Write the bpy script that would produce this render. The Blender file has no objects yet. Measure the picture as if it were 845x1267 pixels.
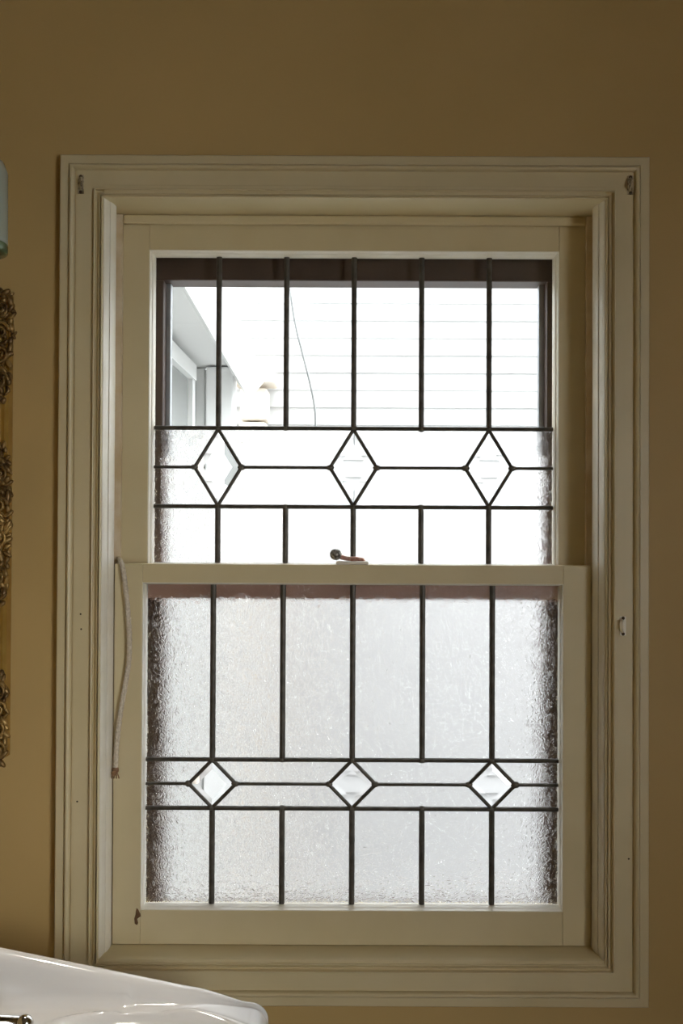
import bpy, bmesh, math, random
from math import sin, cos, pi, radians as R
from mathutils import Vector, Matrix
random.seed(7)
SC = bpy.context.scene
COL = SC.collection

# ---------------------------------------------------------------- camera, world, light
cam = bpy.data.cameras.new('camera'); camo = bpy.data.objects.new('camera', cam); COL.objects.link(camo)
cam.sensor_fit = 'VERTICAL'; cam.sensor_height = 36.0; cam.sensor_width = 24.0; cam.lens = 35.0
cam.shift_x = -0.01144; cam.shift_y = 0.0059; cam.clip_start = 0.02
D = 1.478
camo.location = (0, -D, 1.5)
camo.rotation_euler = (Matrix.Rotation(R(90.65), 3, 'X') @ Matrix.Rotation(R(0.25), 3, 'Z')).to_euler()
SC.camera = camo

world = bpy.data.worlds.new('overcast_sky'); SC.world = world; world.use_nodes = True
wn = world.node_tree.nodes; wl = world.node_tree.links
bg = wn['Background']; bg.inputs['Strength'].default_value = 8.6
tc = wn.new('ShaderNodeTexCoord'); sp = wn.new('ShaderNodeSeparateXYZ'); cr = wn.new('ShaderNodeValToRGB')
wl.new(tc.outputs['Generated'], sp.inputs[0]); wl.new(sp.outputs['Z'], cr.inputs[0]); wl.new(cr.outputs[0], bg.inputs['Color'])
cr.color_ramp.elements[0].color = (0.86, 0.90, 0.94, 1); cr.color_ramp.elements[1].color = (0.93, 0.96, 1.0, 1)

# added fill lamp at an invented opening in the right wall, behind the camera
ar = bpy.data.lights.new('added_side_fill', 'AREA'); ar.shape = 'RECTANGLE'; ar.size = .6; ar.size_y = .6; ar.spread = R(34)
ar.energy = .5; ar.color = (1.0, 0.98, 0.96)
aro = bpy.data.objects.new('added_side_fill', ar); COL.objects.link(aro)
aro.location = (1.40, -2.4, 1.45); aro.rotation_euler = (Vector((-.48, 0, 1.12)) - Vector((1.40, -2.4, 1.45))).to_track_quat('-Z', 'Y').to_euler()

# added unseen spot that brightens the basin rim and deck from above
sl = bpy.data.lights.new('added_basin_spot', 'SPOT'); sl.energy = 45; sl.color = (1.0, 0.93, 0.82); sl.spot_size = R(22); sl.spot_blend = .5; sl.shadow_soft_size = .04
slo = bpy.data.objects.new('added_basin_spot', sl); COL.objects.link(slo); slo.location = (-.36, -.10, 2.58); slo.rotation_euler = (Vector((-.36, -.42, .9)) - Vector((-.36, -.10, 2.58))).to_track_quat('-Z', 'Y').to_euler()

vs = SC.view_settings
SC.display_settings.display_device = 'sRGB'
vs.view_transform = 'Standard'; vs.look = 'None'; vs.gamma = 1.0; vs.use_curve_mapping = False; vs.exposure = 0.0
SC.cycles.use_denoising = True
SC.cycles.max_bounces = 14; SC.cycles.diffuse_bounces = 6; SC.cycles.transmission_bounces = 12; SC.cycles.transparent_max_bounces = 16

# ---------------------------------------------------------------- materials
def principled(name, col, rough=.5, metal=0.0, **kw):
    m = bpy.data.materials.new(name); m.use_nodes = True
    b = m.node_tree.nodes['Principled BSDF']
    b.inputs['Base Color'].default_value = (*col, 1); b.inputs['Roughness'].default_value = rough; b.inputs['Metallic'].default_value = metal
    for k, v in kw.items(): b.inputs[k].default_value = v
    return m, m.node_tree.nodes, m.node_tree.links, b

def noisy(name, c1, c2, scale, rough=.5, metal=0.0, bump=0.0, bscale=None, detail=4, lo=.35, hi=.65, dist=.001, stretch=None, **kw):
    m, n, l, b = principled(name, c1, rough, metal, **kw)
    t = n.new('ShaderNodeTexCoord'); src = t.outputs['Object']
    if stretch:
        mp = n.new('ShaderNodeMapping'); mp.inputs['Scale'].default_value = stretch; l.new(src, mp.inputs[0]); src = mp.outputs[0]
    no = n.new('ShaderNodeTexNoise'); no.inputs['Scale'].default_value = scale; no.inputs['Detail'].default_value = detail
    l.new(src, no.inputs['Vector'])
    r = n.new('ShaderNodeValToRGB'); r.color_ramp.elements[0].position = lo; r.color_ramp.elements[1].position = hi
    r.color_ramp.elements[0].color = (*c1, 1); r.color_ramp.elements[1].color = (*c2, 1)
    l.new(no.outputs['Fac'], r.inputs[0]); l.new(r.outputs[0], b.inputs['Base Color'])
    if bump:
        nb = n.new('ShaderNodeTexNoise'); nb.inputs['Scale'].default_value = bscale or scale; nb.inputs['Detail'].default_value = 5
        l.new(src, nb.inputs['Vector'])
        bp = n.new('ShaderNodeBump'); bp.inputs['Strength'].default_value = bump; bp.inputs['Distance'].default_value = dist
        l.new(nb.outputs['Fac'], bp.inputs['Height']); l.new(bp.outputs[0], b.inputs['Normal'])
    return m

M = {}
M['wall'] = noisy('mustard_wall_paint', (.53, .37, .140), (.57, .40, .160), 3.5, .6, bump=.25, bscale=60, dist=.0008)
M['outerwall'] = noisy('pale_outer_render', (.60, .595, .58), (.66, .655, .64), 5, .8)
M['backwall'] = noisy('brown_wall_paint', (.12, .075, .04), (.14, .09, .05), 3.5, .7)
M['ceiling'] = noisy('ceiling_paint', (.15, .11, .06), (.17, .125, .068), 4, .7)  # unseen ceiling, darkened to hold bounce light off the upper wall
M['floor'] = noisy('tan_vinyl_floor', (.20, .155, .10), (.24, .19, .125), 5, .4)
M['cream'] = noisy('cream_gloss_paint', (.66, .56, .33), (.70, .60, .37), 9, .42, bump=.12, bscale=130, dist=.0006)
M['lit_cream'] = noisy('lit_cream_paint', (.84, .79, .65), (.88, .84, .73), 30, .25, bump=.2, bscale=160, dist=.0006)  # casing cream lightened to put window light on the beads
M['oldpaint'] = noisy('worn_jamb_paint', (.60, .47, .28), (.70, .60, .44), 26, .6, bump=.3, bscale=90)
M['redwood'] = noisy('bare_reddish_rail', (.78, .48, .40), (.84, .55, .47), 18, .55, stretch=(.3, 1, 3))
M['brown'] = noisy('dark_brown_exterior_paint', (.062, .037, .028), (.085, .052, .040), 12, .5)
M['alu'] = noisy('grey_aluminium', (.42, .44, .46), (.5, .52, .54), 30, .4, metal=.6)
M['lead'] = noisy('lead_came', (.055, .047, .036), (.095, .085, .066), 70, .5, metal=.35, bump=.3, bscale=240, dist=.0004)
M['solder'] = noisy('solder', (.11, .10, .08), (.17, .155, .125), 120, .45, metal=.4)
M['chip'] = noisy('exposed_wood_split', (.10, .05, .02), (.20, .11, .05), 90, .8)
M['dark'] = noisy('dark_hole', (.05, .03, .015), (.09, .06, .03), 200, .8)
M['rust'] = noisy('painted_rusty_metal', (.20, .15, .085), (.58, .50, .35), 160, .5, metal=.2, lo=.40, hi=.56)
M['cord'] = noisy('cotton_cord', (.56, .48, .36), (.70, .62, .50), 300, .9, bump=.6, bscale=500, dist=.001)
M['nail'] = noisy('brown_nail', (.22, .11, .05), (.32, .18, .09), 150, .5)
M['copper'] = noisy('worn_copper', (.50, .22, .15), (.72, .50, .40), 180, .35, metal=.55)
M['knob'] = noisy('tarnished_knob', (.09, .08, .07), (.48, .45, .40), 260, .35, metal=.5, lo=.42, hi=.60)
M['porcelain'] = noisy('white_porcelain', (.80, .79, .77), (.83, .82, .80), 2, .12, **{'Coat Weight': .5, 'Coat Roughness': .04})
M['chrome'] = principled('chrome', (.75, .75, .74), .08, 1.0)[0]
M['gilt'] = noisy('aged_gilt', (.11, .06, .022), (.55, .36, .12), 38, .42, metal=.55, bump=.5, bscale=120, dist=.002, lo=.35, hi=.72)
M['gold'] = noisy('plain_gilt', (.42, .26, .06), (.52, .34, .09), 25, .4, metal=.5)
M['mirror'] = principled('mirror_silvering', (.85, .86, .85), .02, 1.0)[0]
M['opal'] = noisy('pale_green_opal_glass', (.34, .39, .33), (.39, .44, .38), 6, .25, **{'Coat Weight': .3})
M['greenglass'] = noisy('green_glass_rim', (.10, .16, .08), (.16, .22, .12), 12, .2)
M['brass'] = principled('aged_brass', (.45, .32, .12), .35, .9)[0]
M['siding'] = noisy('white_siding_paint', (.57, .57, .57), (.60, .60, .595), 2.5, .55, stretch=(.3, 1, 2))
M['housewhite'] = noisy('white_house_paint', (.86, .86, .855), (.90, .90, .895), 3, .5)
M['soffit'] = noisy('pale_grey_soffit_paint', (.82, .82, .81), (.86, .86, .85), 3, .6)
M['greywall'] = noisy('grey_render', (.42, .425, .41), (.48, .485, .47), 6, .7)
M['housepane'] = principled('dull_window_glass', (.22, .23, .22), .15)[0]
M['stone'] = noisy('tan_stone', (.66, .58, .48), (.74, .68, .60), 14, .8, bump=.4, bscale=40, dist=.004)
M['cable'] = noisy('glare_grey_cable', (.30, .31, .31), (.36, .37, .37), 30, .5)  # grey lightened to stand for glare around the cable
M['ground'] = noisy('grey_paving', (.32, .32, .31), (.40, .395, .38), 2, .8)
M['render'] = noisy('house_render', (.60, .57, .52), (.66, .63, .58), 4, .8)

def clear_glass():
    m = bpy.data.materials.new('clear_window_glass'); m.use_nodes = True
    n = m.node_tree.nodes; l = m.node_tree.links; n.remove(n['Principled BSDF'])
    t = n.new('ShaderNodeBsdfTransparent'); t.inputs[0].default_value = (.985, .995, .99, 1)
    g = n.new('ShaderNodeBsdfGlossy'); g.inputs['Roughness'].default_value = .01
    mx = n.new('ShaderNodeMixShader'); mx.inputs[0].default_value = .035
    l.new(t.outputs[0], mx.inputs[1]); l.new(g.outputs[0], mx.inputs[2]); l.new(mx.outputs[0], n['Material Output'].inputs[0])
    return m
def textured_glass(name, tint, dist, rough):
    m, n, l, b = principled(name, tint, rough, 0.0, IOR=1.5); b.inputs['Transmission Weight'].default_value = 1.0
    t = n.new('ShaderNodeTexCoord'); mp = n.new('ShaderNodeMapping'); mp.inputs['Scale'].default_value = (1, .25, 1)
    l.new(t.outputs['Object'], mp.inputs[0])
    v = n.new('ShaderNodeTexNoise'); v.inputs['Scale'].default_value = 115; v.inputs['Detail'].default_value = 2.0; v.inputs['Distortion'].default_value = 2.6
    l.new(mp.outputs[0], v.inputs['Vector'])
    bp = n.new('ShaderNodeBump'); bp.inputs['Strength'].default_value = 1.0; bp.inputs['Distance'].default_value = dist
    l.new(v.outputs['Fac'], bp.inputs['Height']); l.new(bp.outputs[0], b.inputs['Normal'])
    return m
M['clear'] = clear_glass()
M['glass'] = textured_glass('feathered_textured_glass', (.97, .975, .97), .0010, .0)
M['greyglass'] = textured_glass('grey_textured_glass', (.71, .71, .705), .0011, .0)  # greyer tint than the upper sash glass
gbv, _, _, gb = principled('grey_bevelled_glass', (.82, .82, .82), .0, 0.0, IOR=1.5); gb.inputs['Transmission Weight'].default_value = 1.0; M['greybevel'] = gbv
bev, _, _, bb = principled('bevelled_glass', (.97, .985, .98), .0, 0.0, IOR=1.5); bb.inputs['Transmission Weight'].default_value = 1.0
M['bevel'] = bev

# ---------------------------------------------------------------- helpers
def worldloc(o):
    v = Vector((0, 0, 0))
    while o is not None:
        v += o.location; o = o.parent
    return v
def link_mesh(name, me, parent=None, mat=None):
    o = bpy.data.objects.new(name, me); COL.objects.link(o)
    if mat is not None: me.materials.append(mat)
    if parent is not None: o.parent = parent
    return o
def mk(name, vf, mat, parent=None, smooth=False, bevel=0.0, seg=2, origin=None, subsurf=0):
    verts, faces = vf
    off = worldloc(parent) if parent else Vector((0, 0, 0))
    base = Vector(origin) if origin is not None else (off if parent else Vector((0, 0, 0)))
    me = bpy.data.meshes.new(name)
    me.from_pydata([Vector(v) - base for v in verts], [], faces)
    bm = bmesh.new(); bm.from_mesh(me); bmesh.ops.recalc_face_normals(bm, faces=bm.faces)
    if bevel: bmesh.ops.bevel(bm, geom=list(bm.edges), offset=bevel, segments=seg, profile=.5, affect='EDGES')
    bm.to_mesh(me); bm.free()
    if smooth:
        for p in me.polygons: p.use_smooth = True
    o = link_mesh(name, me, parent, mat); o.location = base - off
    if subsurf:
        s = o.modifiers.new('smooth', 'SUBSURF'); s.levels = subsurf; s.render_levels = subsurf
    return o
def thing(name, loc, label=None, cat=None, group=None, kind=None):
    o = bpy.data.objects.new(name, None); COL.objects.link(o); o.location = loc; o.empty_display_size = .05
    tag(o, label, cat, group, kind); return o
def tag(o, label=None, cat=None, group=None, kind=None):
    if label: o['label'] = label
    if cat: o['category'] = cat
    if group: o['group'] = group
    if kind: o['kind'] = kind
    return o
def join(*vfs):
    V, F = [], []
    for v, f in vfs:
        k = len(V); V += list(v); F += [tuple(i + k for i in q) for q in f]
    return V, F
def box(x0, x1, y0, y1, z0, z1):
    v = [(x, y, z) for x in (x0, x1) for y in (y0, y1) for z in (z0, z1)]
    return v, [(0, 1, 3, 2), (4, 6, 7, 5), (0, 4, 5, 1), (2, 3, 7, 6), (0, 2, 6, 4), (1, 5, 7, 3)]
def prism(poly, y0, y1):                       # outline in x,z pushed along y
    n = len(poly)
    v = [(x, y0, z) for x, z in poly] + [(x, y1, z) for x, z in poly]
    return v, [tuple(range(n)), tuple(range(2 * n - 1, n - 1, -1))] + [(i, (i + 1) % n, n + (i + 1) % n, n + i) for i in range(n)]
def extrude(poly3, d):                         # 3D outline pushed along a vector
    n = len(poly3); d = Vector(d)
    v = [Vector(p) for p in poly3] + [Vector(p) + d for p in poly3]
    return v, [tuple(range(n)), tuple(range(2 * n - 1, n - 1, -1))] + [(i, (i + 1) % n, n + (i + 1) % n, n + i) for i in range(n)]
def mitre(rect, prof, side):                   # closed profile (u inward, y) run along one side of a rectangle, mitred at both ends
    xl, xr, zb, zt = rect; V = []
    for u, y in prof:
        c = {'left': ((xl + u, zb + u), (xl + u, zt - u)), 'right': ((xr - u, zb + u), (xr - u, zt - u)),
             'top': ((xl + u, zt - u), (xr - u, zt - u)), 'bottom': ((xl + u, zb + u), (xr - u, zb + u))}[side]
        V += [(c[0][0], y, c[0][1]), (c[1][0], y, c[1][1])]
    n = len(prof)
    F = [(2 * i, 2 * ((i + 1) % n), 2 * ((i + 1) % n) + 1, 2 * i + 1) for i in range(n)]
    F += [tuple(2 * i for i in range(n)), tuple(2 * i + 1 for i in range(n - 1, -1, -1))]
    return V, F
def frames(name, rect, prof, mat, parent, sides=('left', 'right', 'top', 'bottom'), **kw):
    return [mk(name, mitre(rect, prof, s), mat, parent, **kw) for s in sides]
def tube(pts, r, n=10, closed_ends=True):
    pts = [Vector(p) for p in pts]; V, F = [], []
    rad = r if callable(r) else (lambda t: r)
    up = Vector((0, 0, 1)); prev = None
    for i, p in enumerate(pts):
        t = (pts[min(i + 1, len(pts) - 1)] - pts[max(i - 1, 0)]).normalized()
        a = prev - t * prev.dot(t) if prev is not None else (up if abs(t.dot(up)) < .9 else Vector((1, 0, 0)))
        a = (a - t * a.dot(t)).normalized(); b = t.cross(a); prev = a
        rr = rad(i / (len(pts) - 1))
        V += [p + (a * cos(2 * pi * k / n) + b * sin(2 * pi * k / n)) * rr for k in range(n)]
    for i in range(len(pts) - 1):
        for k in range(n):
            F.append((i * n + k, i * n + (k + 1) % n, (i + 1) * n + (k + 1) % n, (i + 1) * n + k))
    if closed_ends: F += [tuple(range(n - 1, -1, -1)), tuple((len(pts) - 1) * n + k for k in range(n))]
    return V, F
def smoothpath(pts, k=8):
    pts = [Vector(p) for p in pts]; out = []
    for i in range(len(pts) - 1):
        p0 = pts[max(i - 1, 0)]; p1 = pts[i]; p2 = pts[i + 1]; p3 = pts[min(i + 2, len(pts) - 1)]
        for j in range(k):
            t = j / k
            out.append(.5 * ((2 * p1) + (p2 - p0) * t + (2 * p0 - 5 * p1 + 4 * p2 - p3) * t * t + (3 * p1 - p0 - 3 * p2 + p3) * t ** 3))
    out.append(pts[-1]); return out
def lathe(prof, c, axis='Z', n=24):            # (r, h) about an axis through c
    V, F = [], []; c = Vector(c)
    for r, h in prof:
        for k in range(n):
            a = 2 * pi * k / n
            d = {'Z': (r * cos(a), r * sin(a), h), 'X': (h, r * cos(a), r * sin(a)), 'Y': (r * cos(a), h, r * sin(a))}[axis]
            V.append(c + Vector(d))
    for i in range(len(prof) - 1):
        for k in range(n): F.append((i * n + k, i * n + (k + 1) % n, (i + 1) * n + (k + 1) % n, (i + 1) * n + k))
    F += [tuple(range(n)), tuple((len(prof) - 1) * n + k for k in range(n - 1, -1, -1))]
    return V, F
def blob(c, s, rot=None, n=10, m=7):
    V, F = [], []; c = Vector(c); rot = rot or Matrix.Identity(3)
    for i in range(1, m):
        for k in range(n):
            p = Vector((sin(pi * i / m) * cos(2 * pi * k / n) * s[0], sin(pi * i / m) * sin(2 * pi * k / n) * s[1], cos(pi * i / m) * s[2]))
            V.append(c + rot @ p)
    a = len(V); V += [c + rot @ Vector((0, 0, s[2])), c + rot @ Vector((0, 0, -s[2]))]
    for i in range(m - 2):
        for k in range(n): F.append((i * n + k, i * n + (k + 1) % n, (i + 1) * n + (k + 1) % n, (i + 1) * n + k))
    for k in range(n): F += [(a, (k + 1) % n, k), (a + 1, (m - 2) * n + k, (m - 2) * n + (k + 1) % n)]
    return V, F

# ---------------------------------------------------------------- room shell
XL, XR, YB, ZC, TH = -1.42, 1.35, -3.8, 2.62, .24
HOLE = (-.40, .40, .84, 2.03)                  # rough opening in the window wall
def holed(rect, hole, y0, y1):                 # a wall slab (x,z) with one opening
    xl, xr, zb, zt = rect; a, b, c, d = hole
    o = [(xl, zb), (xr, zb), (xr, zt), (xl, zt)]; i = [(a, c), (b, c), (b, d), (a, d)]
    V = [(x, y0, z) for x, z in o + i] + [(x, y1, z) for x, z in o + i]; F = []
    for k in range(4):
        j = (k + 1) % 4
        F += [(k, j, 4 + j, 4 + k), (8 + k, 12 + k, 12 + j, 8 + j), (k, 8 + k, 8 + j, j), (4 + k, 4 + j, 12 + j, 12 + k)]
    return V, F
tag(mk('wall_front', holed((XL - .2, XR + .2, -2.6, 3.8), HOLE, 0, TH), M['wall']), 'mustard painted plaster wall around the leaded sash window', 'wall', kind='structure')
lw, lf = holed((YB - .2, 0, -.1, ZC + .1), (-3.0, -1.8, .85, 2.05), 0, .2)  # right wall, with an opening added for the fill lamp
tag(mk('wall_outside', holed((-8, 8, -2.6, 6.0), (-.42, .42, .80, 2.05), TH, TH + .05), M['outerwall']), 'pale rendered outer face of the window wall, enlarged to block sky', 'wall', kind='structure')  # unseen slab, run wide and tall to keep sky off the siding
tag(mk('wall_left', box(XL - .2, XL, YB - .2, 0, -.1, ZC + .1), M['wall']), 'mustard side wall left of the picture frame, beyond the photo', 'wall', kind='structure')
tag(mk('wall_right', ([(XR + y, x, z) for x, y, z in lw], lf), M['wall']), 'mustard side wall to the right of the window', 'wall', kind='structure')
tag(mk('wall_back', box(XL, XR, YB - .2, YB, 0, ZC), M['backwall']), 'brown wall behind the camera', 'wall', kind='structure')
tag(mk('floor', box(XL, XR, YB, 0, -.1, 0), M['floor']), 'tan vinyl floor under the washbasin', 'floor', kind='structure')
tag(mk('ceiling', box(XL, XR, YB, 0, ZC, ZC + .1), M['ceiling']), 'dark brown ceiling above the window wall', 'ceiling', kind='structure')

# ---------------------------------------------------------------- casing: one moulding run round all four sides
CAS = (-.4355, .4355, .802, 2.052)
t = thing('trim_1', (0, 0, .802), 'wide cream moulded casing framing the whole window', 'window casing', kind='structure')
prof = [(0, 0), (0, -.013), (.0018, -.0155), (.0138, -.0160), (.0146, -.0140), (.0154, -.0185), (.0172, -.0212), (.0192, -.0218), (.0212, -.0208),
        (.0226, -.0180), (.0232, -.0138), (.0246, -.0140), (.0252, -.0160), (.0518, -.0165), (.0522, -.0212), (.0532, -.0226), (.0544, -.0220), (.0550, -.0160), (.0562, -.0150),
        (.0586, -.0172), (.0604, -.0214), (.0616, -.0220), (.0622, -.0168), (.0632, -.0164), (.0638, -.0226), (.0650, -.0244), (.0662, -.0236), (.0668, -.0205), (.0668, 0)]
casing = frames('casing_board', CAS, prof, M['cream'], t)
IX, IZ0, IZ1 = .4355 - .0668, .802 + .0668, 2.052 - .0668
for cx, cz in ((-.399, 1.374), (-.398, 1.352), (.405, 1.02), (-.402, 1.10)):
    mk('nail_hole', lathe([(.0011, -.0160), (.0014, -.0170)], (cx, 0, cz), 'Y', 10), M['dark'], t)

# ---------------------------------------------------------------- jamb lining, stops, parting beads, stool
t = thing('trim_2', (0, 0, IZ0), 'cream window lining with soffit, stops, parting beads and stool inside the casing', 'window lining', kind='structure')
for s in (-1, 1):
    mk('side_jamb', box(*sorted((s * IX, s * (IX + .025))), -.0005, TH - .04, IZ0 - .02, IZ1 + .02), M['oldpaint'], t)
    sp_ = [(s * IX, -.0200), (s * (IX - .0008), -.0203), (s * (IX - .0016), -.0185), (s * .3655, -.0140), (s * .3640, -.0070), (s * .3634, -.0030), (s * .3629, -.0038), (s * .3622, -.0030), (s * .3606, .003), (s * .3594, .0095), (s * .3588, .0170), (s * IX, .0170)]
    v = [(x, y, IZ0 + .004) for x, y in sp_] + [(x, y, IZ1) for x, y in sp_]; n = len(sp_)
    mk('stop_bead', (v, [tuple(range(n)), tuple(range(2 * n - 1, n - 1, -1))] + [(i, (i + 1) % n, n + (i + 1) % n, n + i) for i in range(n)]), M['lit_cream'], t)
    mk('parting_bead', box(*sorted((s * .3577, s * IX)), .0535, .0610, IZ0 + .008, IZ1), M['oldpaint'], t, bevel=.0012)
mk('head_soffit', box(-IX, IX, -.0200, .0700, IZ1, IZ1 + .02), M['cream'], t, bevel=.0008)
mk('head_parting_bead', box(-.3577, .3577, .0535, .0605, IZ1 - .0150, IZ1), M['cream'], t, bevel=.0036)
st = [(-.0215, IZ0 - .003), (-.0225, IZ0 + .001), (-.0205, IZ0 + .0038), (-.0150, IZ0 + .0050), (.019, IZ0 + .0085), (.060, IZ0 + .0085), (.060, IZ0 - .012), (-.014, IZ0 - .012)]
v = [(-IX, y, z) for y, z in st] + [(IX, y, z) for y, z in st]; n = len(st)
mk('stool', (v, [tuple(range(n)), tuple(range(2 * n - 1, n - 1, -1))] + [(i, (i + 1) % n, n + (i + 1) % n, n + i) for i in range(n)]), M['cream'], t)
ss = [(.0605, IZ0 + .004), (TH + .06, IZ0 - .035), (TH + .06, IZ0 - .065), (.0605, IZ0 - .03)]
mk('outer_sill', ([(x, y, z) for x in (-.40, .40) for y, z in ss], [(0, 1, 2, 3), (7, 6, 5, 4), (0, 4, 5, 1), (1, 5, 6, 2), (2, 6, 7, 3), (3, 7, 4, 0)]), M['render'], t)

# ---------------------------------------------------------------- brown outer frame with grey strips
t = thing('trim_3', (0, .2, .85), 'dark brown outer window frame seen through the glass', 'outer window frame', kind='structure')
for b in (box(-.400, -.305, .112, .160, .890, 1.898), box(.3085, .400, .112, .160, .890, 1.898), box(-.400, .400, .112, .160, 1.898, 2.03), box(-.400, .400, .112, .160, .874, .890)):
    mk('frame_board', b, M['brown'], t, bevel=.002)
mk('screen_strip', box(-.3052, -.2975, .135, .150, 1.62, 1.898), M['alu'], t, bevel=.001)
mk('screen_strip', box(.3000, .3088, .135, .150, 1.62, 1.898), M['alu'], t, bevel=.001)

# ---------------------------------------------------------------- sashes
LX = (-.212, -.106, 0.0, .106, .212)           # lead verticals, alike in both sashes
def bar(name, p0, p1, w, yc, parent, th=.0085, mat='lead'):
    x0, z0 = p0; x1, z1 = p1; d = Vector((x1 - x0, 0, z1 - z0)); L = d.length; d.normalize(); nrm = Vector((-d.z, 0, d.x)); Y = Vector((0, 1, 0))
    sec = [(-.5, -.12), (-.36, -.40), (0, -.5), (.36, -.40), (.5, -.12), (.5, .12), (.36, .40), (0, .5), (-.36, .40), (-.5, .12)]
    a = Vector((x0, yc, z0)); V = []
    for base in (a, a + d * L): V += [base + nrm * u * w + Y * v_ * th for u, v_ in sec]
    n = len(sec)
    F = [tuple(range(n)), tuple(range(2 * n - 1, n - 1, -1))] + [(i, (i + 1) % n, n + (i + 1) % n, n + i) for i in range(n)]
    return mk(name, (V, F), M[mat], parent)
def pane(poly, yc, mat, parent, th=.0032):
    cx = sum(p[0] for p in poly) / len(poly); cz = sum(p[1] for p in poly) / len(poly)
    q = []
    for x, z in poly:
        d = Vector((cx - x, cz - z)); d = d.normalized() * .0006 if d.length else d
        q.append((x + d.x, z + d.y))
    return mk('glass_pane', prism(q, yc - th / 2, yc + th / 2), mat, parent)
def diamond_pane(x, z, hw, hh, yc, parent, mat):
    o = [(x, z + hh), (x + hw, z), (x, z - hh), (x - hw, z)]; k = .62
    i = [(x + (a - x) * k, z + (b - z) * k) for a, b in o]
    V = [(a, yc + .002, b) for a, b in o] + [(a, yc - .0005, b) for a, b in o] + [(a, yc - .0032, b) for a, b in i]
    F = [(3, 2, 1, 0), (8, 9, 10, 11)]
    for m_ in range(4):
        j = (m_ + 1) % 4; F += [(m_, j, 4 + j, 4 + m_), (4 + m_, 4 + j, 8 + j, 8 + m_)]
    o_ = mk('bevelled_pane', (V, F), mat, parent); o_['label'] = 'clear diamond shaped pane with bevelled edges'; return o_
def leaded(parent, hx, zb, zt, z3, yc, hw, hh, toprow, rest, dia):
    zc, zm, za = z3                            # lower, middle, upper lead lines
    xs = (-hx,) + LX + (hx,)
    for i in range(6):
        pane([(xs[i], za), (xs[i + 1], za), (xs[i + 1], zt), (xs[i], zt)], yc, toprow, parent)
        pane([(xs[i], zb), (xs[i + 1], zb), (xs[i + 1], zc), (xs[i], zc)], yc, rest, parent)
    dx = (LX[0], LX[2], LX[4])
    ends = [(-hx, None)] + [(x, x) for x in dx] + [(hx, None)]
    for i in range(4):
        xa, da = ends[i]; xb, db = ends[i + 1]
        la = xa + (hw if da is not None else 0); lb = xb - (hw if db is not None else 0)
        pane([(la, zm), (lb, zm), (xb, za), (xa, za)], yc, rest, parent)
        pane([(xa, zc), (xb, zc), (lb, zm), (la, zm)], yc, rest, parent)
        bar('lead_came', (la, zm), (lb, zm), .0050, yc, parent)
    J = []
    for x in LX:
        bar('lead_came', (x, za), (x, zt), .0086, yc, parent); bar('lead_came', (x, zb), (x, zc), .0086, yc, parent)
        J += [(x, za), (x, zc)]
    for z in (za, zc): bar('lead_came', (-hx, z), (hx, z), .0066, yc, parent, th=.0092)
    for x in dx:
        diamond_pane(x, zm, hw, hh, yc, parent, dia)
        q = [(x, zm + hh), (x + hw, zm), (x, zm - hh), (x - hw, zm)]
        for k in range(4): bar('lead_came', q[k], q[(k + 1) % 4], .0056, yc, parent, th=.0080)
        J += [(x + hw, zm), (x - hw, zm)]
    sj = join(*[blob((x + random.uniform(-.0006, .0006), yc, z), (random.uniform(.006, .0075), .0052, random.uniform(.0042, .0055)), n=10, m=6) for x, z in J])
    o = mk('solder_joint', sj, M['solder'], parent, smooth=True); o['kind'] = 'stuff'; o['label'] = 'greyish solder blobs where leads meet'

# upper sash (behind)
UY = .0815
u = thing('window_1', (0, .063, 1.392), 'upper leaded sash with clear top panes and tall diamonds', 'sash', kind='structure')
for s in (-1, 1): mk('stile', box(*sorted((s * .3180, s * .3660)), .0620, .1020, 1.392, 1.9815), M['cream'], u, bevel=.0008)
mk('top_rail', box(-.3177, .3177, .0620, .1020, 1.9325, 1.9815), M['cream'], u, bevel=.0008)
o = mk('bottom_rail', box(-.3177, .3177, .0605, .1020, 1.392, 1.4430), M['redwood'], u, bevel=.0008); o['label'] = 'bare reddish brown bottom rail seen through the lower glass'
bead = [(-.0002, .0625), (.0010, .0622), (.0022, .0650), (.0030, .0690), (.0042, .0700), (.0052, .0725), (.0060, .0780), (.0060, .0860), (-.0002, .0860)]
frames('glazing_bead', (-.3180, .3180, 1.4410, 1.9325), bead, M['lit_cream'], u)
leaded(u, .3126, 1.4450, 1.9265, (1.535, 1.5965, 1.658), UY, .0366, .0600, M['clear'], M['glass'], M['bevel'])

# lower sash (in front)
LY = .0375
w = thing('window_2', (0, .018, IZ0 + .0088), 'lower leaded sash of textured glass with squat diamonds', 'sash', kind='structure')
Z0, Z1 = .8782, 1.4466
for s in (-1, 1): mk('stile', box(*sorted((s * .3160, s * .3580)), .0180, .0530, Z0, Z1), M['cream'], w, bevel=.0008)
mk('meeting_rail', box(-.3157, .3157, .0180, .0530, 1.4190, Z1), M['cream'], w, bevel=.0008)
mk('bottom_rail', box(-.3157, .3157, .0180, .0530, Z0, .9290), M['cream'], w, bevel=.0008)
bead = [(-.0002, .0185), (.0008, .0182), (.0014, .0210), (.0018, .0250), (.0026, .0262), (.0032, .0285), (.0036, .0335), (.0036, .0420), (-.0002, .0420)]
frames('glazing_bead', (-.3160, .3160, .9290, 1.4190), bead, M['lit_cream'], w)
leaded(w, .3134, .9318, 1.4160, (1.0765, 1.1133, 1.150), LY, .0357, .0362, M['greyglass'], M['greyglass'], M['greybevel'])
sx = -.3205
cr_ = [(sx + a * .001, .9290 + b * .001) for a, b in ((-1, 3), (1.5, 1), (4, -4), (5.5, -9), (2.5, -11), (0, -13), (1.5, -19), (0, -22), (-3.5, -20), (-4.2, -12), (-2.5, -7), (-2, -2))]
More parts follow.
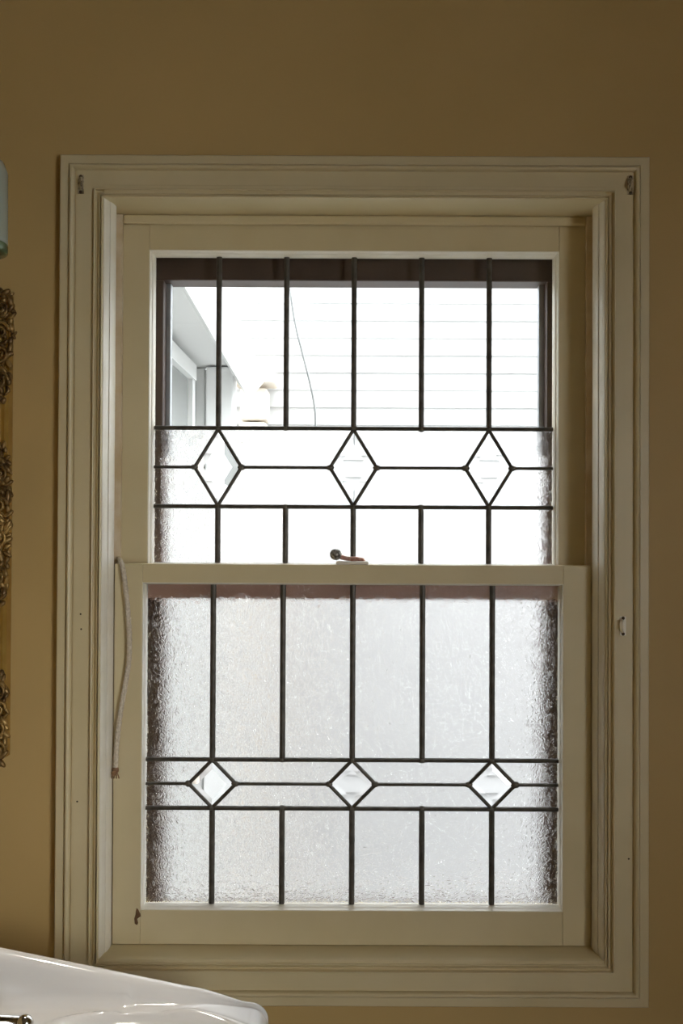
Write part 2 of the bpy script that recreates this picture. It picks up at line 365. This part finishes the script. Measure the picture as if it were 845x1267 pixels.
cc = (sum(p[0] for p in cr_) / len(cr_), sum(p[1] for p in cr_) / len(cr_))
o = mk('wood_split', prism(cr_, .0172, .0185), M['chip'], w); o['label'] = 'brown split in the paint at the lower left joint'

# ---------------------------------------------------------------- sash lock on the meeting rail
t = thing('sash_lock', (0, .034, Z1), 'small sash fastener with round tarnished knob lying on the meeting rail', 'window lock')
mk('base_plate', box(-.0260, .0235, .024, .046, Z1, Z1 + .0052), M['lit_cream'], t, bevel=.0018)
mk('arm', tube(smoothpath([(-.019, .033, Z1 + .0115), (-.008, .033, Z1 + .0088), (.004, .034, Z1 + .0092), (.0165, .035, Z1 + .0072)], 5), lambda q: .0037 - .0012 * q, 12), M['copper'], t, smooth=True)
mk('pivot', lathe([(.0062, Z1 + .005), (.0062, Z1 + .0085), (.0035, Z1 + .0108), (.001, Z1 + .0113)], (.001, .035, 0)), M['copper'], t, smooth=True)
k_ = mk('knob', blob((-.0262, .033, Z1 + .0152), (.0092, .0092, .0088), n=20, m=14), M['knob'], t, smooth=True); k_['label'] = 'round mottled grey knob'
mk('hook_plate', box(.004, .019, .036, .044, Z1 + .005, Z1 + .0078), M['copper'], t, bevel=.001)

# ---------------------------------------------------------------- sash cord
def at(px, py, y):                             # point on the plane y seen at a measured place of the photograph
    k = (y + D) / 1232; return Vector(((px - 437) * k, y, 1.5 + (655 - py) * k))
t = thing('hanging_cord', at(152, 957, .012), 'pale slack sash cord hanging over the lower sash at left', 'cord')
cp = [at(142.2, 712, .046), at(143.5, 700, .046), at(146, 693.5, .036), at(149, 695, .024), at(152, 703, .0135), at(155, 722, .0125), at(159, 757, .0125), at(161, 790, .0125), at(160.5, 820, .0125), at(156, 850, .0125), at(150, 888, .0120), at(146.5, 920, .0115), at(145, 950, .0120)]
path = smoothpath(cp, 10); V = []
mk('cord', tube(path, .0036, 12), M['cord'], t, smooth=True)
strands = []
for ph in (0, 2.1, 4.2):                       # twisted lay of the cord
    strands.append(tube([p + Vector((cos(ph + i * .8) * .0021, sin(ph + i * .8) * .0021, 0)) for i, p in enumerate(path)], .0021, 6))
o = mk('strand', join(*strands), M['cord'], t, smooth=True)
e = at(145, 953, .0120)
mk('knot', join(blob(e, (.0052, .0044, .0062)), *[tube([e, e + Vector((dx * .004, 0, -.007)), e + Vector((dx * .006, 0, -.013))], .0009, 5) for dx in (-1, -.4, .3, .9)]), M['nail'], t, smooth=True)
mk('nail', lathe([(.0016, .018), (.0016, .004), (.004, .0035), (.0036, .0022)], (e.x, 0, e.z - .003), 'Y', 12), M['nail'], t)

# ---------------------------------------------------------------- small old fittings on the casing
def fitting(x, z, label, tilt, mat):
    t = thing('curtain_bracket', (x, -.0165, z), label, 'bracket', 'old painted curtain brackets on the casing')
    f = -.0165
    mk('back_plate', box(x - .0045, x + .0045, f - .0014, f, z - .014, z + .014), mat, t, bevel=.0006)
    mk('hook', tube(smoothpath([(x + tilt * .001, f, z + .009), (x + tilt * .002, f - .008, z + .007), (x + tilt * .003, f - .010, z), (x + tilt * .002, f - .006, z - .007), (x, f, z - .009)], 5), .0016, 8), mat, t, smooth=True)
    for dz in (-.0115, .0115): mk('screw', lathe([(.0026, f - .0012), (.0022, f - .0026), (.0006, f - .0028)], (x, 0, z + dz), 'Y', 10), M['dark'], t)
q = at(97, 228, -.017); fitting(q.x, q.z, 'rusty curtain bracket on the upper left corner of the casing', 1, M['rust'])
q = at(779.5, 226, -.017); fitting(q.x, q.z, 'rusty curtain bracket on the upper right corner of the casing', -1, M['rust'])
q = at(771, 773, -.017); fitting(q.x, q.z, 'cream painted curtain hook on the right side of the casing', -1, M['lit_cream'])

# ---------------------------------------------------------------- gilt frame left
FX0, FX1, FZ0, FZ1 = -1.02, -.5060, 1.165, 1.843
t = thing('gilt_mirror', (-.76, 0, FZ0), 'ornate dark gilt mirror frame hanging left of the window', 'mirror')
gp = [(0, -.002), (0, -.020), (.004, -.026), (.010, -.024), (.014, -.028), (.026, -.032), (.034, -.026), (.046, -.022), (.050, -.014), (.050, -.002)]
frames('frame_rail', (FX0, FX1, FZ0, FZ1), gp, M['gold'], t)
mk('mirror_plate', box(FX0 + .045, FX1 - .045, -.012, -.006, FZ0 + .045, FZ1 - .045), M['mirror'], t)
def ornament(cx, zc, length, bulge, seed, sx=1, taper=0.0):
    rnd = random.Random(seed); parts = []
    n = int(length / .0075)
    for i in range(n):
        f = (i + .5) / n; z = zc + (f - .5) * length; env = max(.25, min(1, 1.35 * sin(pi * min(max(f, .02), .98)) ** .6)) * (1 + taper * (f - .5))
        for k in range(3):
            r = rnd.uniform(.0035, .0065)
            x = cx + sx * (bulge * env * (k / 2.0) - r * 1.0 - .010 * (1 - k / 2.0))
            rot = Matrix.Rotation(rnd.uniform(-1, 1), 3, 'Y') @ Matrix.Rotation(rnd.uniform(-.5, .5), 3, 'Z')
            parts.append(blob((x + rnd.uniform(-.002, .001) * sx, -.026 - rnd.uniform(0, .010), z + rnd.uniform(-.003, .003)), (r * .75, r * .85, r * rnd.uniform(1.1, 1.9)), rot, 8, 6))
    for f, a0 in ((.18, 0), (.42, pi), (.62, 0), (.82, pi)):                  # scrolls
        z = zc + (f - .5) * length; c = Vector((cx - sx * .006, -.038, z)); pts = []
        for i in range(26):
            a = a0 + i * .42; r = .0135 * (1 - i / 30)
            pts.append(c + Vector((sx * cos(a) * r * .85, -.002 * i / 26, sin(a) * r)))
        parts.append(tube(pts, lambda q: .0024 - .0010 * q, 6))
    return join(*parts)
for cx, sx in ((FX1, 1), (FX0, -1)):
    for zc, L, b, sd, tp in ((1.766, .165, .0115, 1, .75), (1.505, .235, .0098, 2, .2), (1.222, .135, .0070, 3, -.2)):
        mk('carved_ornament', ornament(cx, zc, L, b, sd, sx, tp), M['gilt'], t, smooth=True)

# ---------------------------------------------------------------- wall lamp above it
LXc, LYc = -.5285, -.115
t = thing('wall_lamp', (LXc, 0, 1.92), 'wall lamp with pale green glass shade above the gilt frame', 'lamp')
mk('shade', lathe([(.020, .128), (.036, .126), (.045, .119), (.0495, .106), (.050, .012), (.050, .006)], (LXc, LYc, 1.884), 'Z', 40), M['opal'], t, smooth=True)
mk('shade_rim', lathe([(.046, -.006), (.0500, -.004), (.0502, .006), (.048, .010)], (LXc, LYc, 1.884), 'Z', 40), M['greenglass'], t, smooth=True)
mk('arm', tube(smoothpath([(LXc, LYc, 2.010), (LXc, LYc, 2.035), (LXc - .03, LYc + .04, 2.055), (LXc - .06, -.012, 2.03)], 6), .006, 10), M['brass'], t, smooth=True)
mk('wall_plate', lathe([(.036, 0), (.036, -.006), (.028, -.013), (.010, -.016)], (LXc - .06, 0, 2.03), 'Y', 24), M['brass'], t, smooth=True)

# ---------------------------------------------------------------- washbasin: one swept porcelain body
BX0, BX1, DK = -1.12, -.105, .9050            # left, right, deck height
BYB, BYF = -.2000, -.66
BOT = DK - .12
def up_h(x):                                   # height of the splashback above the deck
    if x < -.62: return up_h(-1.225 - x) if x < -.63 else .088
    d = -.118 - x
    return max(.002, min(.088, -.002 + .20 * d))
def sm(a, b, v):
    v = max(0, min(1, (v - a) / (b - a))); return v * v * (3 - 2 * v)
def deckz(x, y):
    z = DK
    e = ((x + .235) / .115) ** 2 + ((y + .285) / .040) ** 2                   # soap dish
    z -= .010 * (1 - sm(.55, 1.0, e)); z += .0035 * math.exp(-((e - 1.10) / .22) ** 2)
    b = ((x + .62) / .30) ** 2 + ((y + .475) / .145) ** 2                     # bowl
    z -= .13 * (1 - sm(.25, 1.0, b)) * (1 if b < 1 else 0)
    return z
cols = []; nx = 150
xs_ = [BX0 + (BX1 - .022 - BX0) * i / nx for i in range(nx + 1)]
slices = [(x, 0.0, 0.0) for x in xs_] + [(BX1 - .022 + .022 * sin(a), .022 * (1 - cos(a)), a) for a in [pi / 2 * k / 8 for k in range(1, 9)]]
def slice_pts(x, drop):
    drop = drop + .010 * sm(-.20, -.112, x)
    h = up_h(x); P = []
    r = min(.0125, .5 * h + .004)
    top = DK + h
    for z in (BOT, BOT + .05, top - r): P.append((BYB, z))
    for k in range(1, 9):
        a = pi - pi * k / 8 * .92
        P.append((BYB - r - r * cos(a), top - r + r * sin(a)))
    yf, zf = P[-1]; fil = min(.020, .6 * h + .004)
    y1 = BYB - 2 * r - .004
    P.append((y1, DK + max(fil, .5 * (zf - DK)) if zf > DK + fil else (zf + DK) / 2 + .001))
    for k in range(1, 7):
        a = pi / 2 * k / 6
        P.append((y1 - fil * (1 - cos(a)) - .0, DK + fil * (1 - sin(a)) if zf > DK + fil else DK + (zf - DK) * .5 * (1 - sin(a))))
    y2 = P[-1][0]; yend = BYF + .02
    for k in range(1, 61): y = y2 + (yend - y2) * (k / 60) ** 1.35; P.append((y, None))
    for k in range(1, 7):
        a = pi / 2 * k / 6; P.append((yend - .02 * sin(a), DK - .02 * (1 - cos(a))))
    P += [(BYF + .004, DK - .05), (BYF + .03, DK - .10), (BYF + .06, BOT)]
    out = []
    for y, z in P:
        if z is None: z = deckz(x, y)
        if z > BOT: z = max(BOT, z - drop)
        out.append((x, y, z))
    return out
V, F = [], []; m_ = None
for x, drop, a in slices:
    s_ = slice_pts(x, drop); m_ = len(s_); V += s_
base_end = len(slices)
low = [(BX1, y, BOT) for x, y, z in V[-m_:]]; V += low
for i in range(base_end):
    for k in range(m_ - 1): F.append((i * m_ + k, i * m_ + k + 1, (i + 1) * m_ + k + 1, (i + 1) * m_ + k))
F.append(tuple(range(m_)))
for i in range(base_end): F.append((i * m_, (i + 1) * m_, (i + 1) * m_ + m_ - 1, i * m_ + m_ - 1))
t = thing('washbasin', (-.62, -.43, 0), 'white porcelain washbasin with sloping splashback below the window', 'sink')
mk('basin', (V, F), M['porcelain'], t, smooth=True)
mk('pedestal', lathe([(.15, 0), (.15, .03), (.11, .06), (.09, .35), (.10, .68), (.16, .78), (.16, .795)], (-.62, -.43, 0), 'Z', 32), M['porcelain'], t, smooth=True)
tp = thing('tap', (0, 0, 0)); tp.parent = t; tp.location = Vector((-.55, -.285, DK)) - t.location; tp['label'] = 'low chrome tap at the back of the basin'
mk('tap_base', lathe([(.026, DK - .003), (.026, DK + .004), (.018, DK + .008), (.017, DK + .028), (.012, DK + .034)], (-.55, -.285, 0), 'Z', 28), M['chrome'], tp, smooth=True)
mk('lever', join(tube([(-.55, -.285, DK + .013), (-.48, -.292, DK + .0128), (-.386, -.300, DK + .0125)], .0078, 18), blob((-.384, -.300, DK + .0125), (.0105, .0098, .0098), n=18, m=12)), M['chrome'], tp, smooth=True)

# ---------------------------------------------------------------- outside
tag(mk('ground', box(-9, 9, TH, 9, -2.7, -2.5), M['ground']), 'grey paved ground between the two houses', 'ground', kind='structure')
HY = 3.1
h = thing('neighbouring_house', (0, HY, -2.5), 'white clapboard house wall filling the view through the glass', 'house')
mk('wall', box(-4.2, 8, HY + .03, HY + .25, -2.5, 3.15), M['housewhite'], h)
ex = .080; bm_ = None
sec = [(0, -.010), (.0, -.016), (ex + .012, -.004), (ex + .012, .030), (0, .030)]     # z, y of one lapped board
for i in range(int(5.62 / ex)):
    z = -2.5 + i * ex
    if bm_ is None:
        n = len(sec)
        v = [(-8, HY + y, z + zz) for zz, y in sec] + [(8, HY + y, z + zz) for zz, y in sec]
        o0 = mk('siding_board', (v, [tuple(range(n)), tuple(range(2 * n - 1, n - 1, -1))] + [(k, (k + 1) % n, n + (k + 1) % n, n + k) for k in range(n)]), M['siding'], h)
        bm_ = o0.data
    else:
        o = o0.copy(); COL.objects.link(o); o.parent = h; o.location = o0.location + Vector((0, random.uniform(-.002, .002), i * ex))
mk('eave_board', box(-8, 8, HY - .10, HY + .3, 3.12, 3.22), M['housewhite'], h)

# wing of a house at left whose eave runs away from us
WY = 2.6
wi = thing('house_wing', at(243, 700, WY), 'pale house wing with grey soffit seen through the upper left pane', 'house')
kf = (WY + D) / 1232
run = Vector(((415 - 437) / 1232, 1, (655 - 679) / 1232)) * -2.1              # eave direction, towards us
def eave(name, pts, mat): return mk(name, extrude([at(px, py, WY) for px, py in pts], run), mat, wi)
eave('soffit', [(120, 461), (287, 457), (286, 446), (120, 380)], M['soffit'])
eave('gutter', [(286, 457), (293, 474), (308, 495), (327, 471), (318, 452), (298, 440), (286, 446)], M['housewhite'])
eave('roof_slab', [(120, 379), (286, 445), (298, 439), (298, 434), (120, 360)], M['soffit'])
a = at(243, 459, WY); b = at(262, 700, WY)
wallx = a.x
zlow = -2.5
p = [(wallx, WY, zlow), (wallx, WY, a.z), (wallx - .05, WY, a.z), (wallx - .05, WY, zlow)]
mk('wing_wall', extrude([(wallx, WY, zlow), (wallx, WY, a.z + .01), (wallx - .12, WY, a.z + .01), (wallx - .12, WY, zlow)], Vector((run.x, run.y, 0))), M['greywall'], wi)
mk('corner_post', box(at(258, 0, WY).x, at(291, 0, WY).x, WY - .1, WY + .02, zlow, a.z), M['housewhite'], wi, bevel=.006)
mk('corner_post', box(at(243, 0, WY).x, at(255, 0, WY).x, WY - .06, WY + .02, zlow, a.z), M['housewhite'], wi, bevel=.006)
def onwall(y0, y1, z0, z1, th):
    return box(wallx + .002 - .03 * 0, wallx + th, y0, y1, z0, z1)
wf = mk('wing_window', join(onwall(1.80, 1.86, 1.20, 2.07, .03), onwall(2.30, 2.36, 1.20, 2.07, .03), onwall(1.80, 2.36, 2.071, 2.13, .035), onwall(1.78, 2.38, 1.15, 1.199, .05), onwall(1.861, 2.299, 1.72, 1.76, .025)), M['soffit'], wi)
mk('pane', onwall(1.86, 2.30, 1.20, 2.07, .012), M['housepane'], wf)
# stone pier
q0, q1 = at(293, 480, 2.9), at(331, 540, 2.9)
pr = thing('stone_pier', ((q0.x + q1.x) / 2, 3.0, -2.5), 'tan stone pier standing beyond the gutter end, seen through the second pane', 'pier')
zz = -2.5; i = 0
while zz < q0.z - .06:
    hh_ = .16; mk('stone', box(q0.x + random.uniform(0, .01), q1.x - random.uniform(0, .012), 2.9 + random.uniform(0, .015), 3.06, zz, min(zz + hh_ - .008, q0.z)), M['stone'], pr, bevel=.01); zz += hh_; i += 1
mk('cap_stone', box(q0.x - .02, q1.x + .03, 2.87, 3.07, zz, zz + .05), M['stone'], pr, bevel=.008)
# hanging cable
cpt = [at(px, py, 1.1) for px, py in ((330, 180), (343, 280), (356, 352), (364, 400), (374, 440), (383, 475), (388.5, 503), (390, 527), (390, 600), (386, 690), (381, 760), (381, 900), (380, 1110), (380, 1500), (380, 2200))]
c = thing('cable', cpt[-1], 'thin grey cable hanging outside behind the second and third panes', 'cable')
mk('wire', tube(smoothpath(cpt, 6), .0030, 8), M['cable'], c, smooth=True)
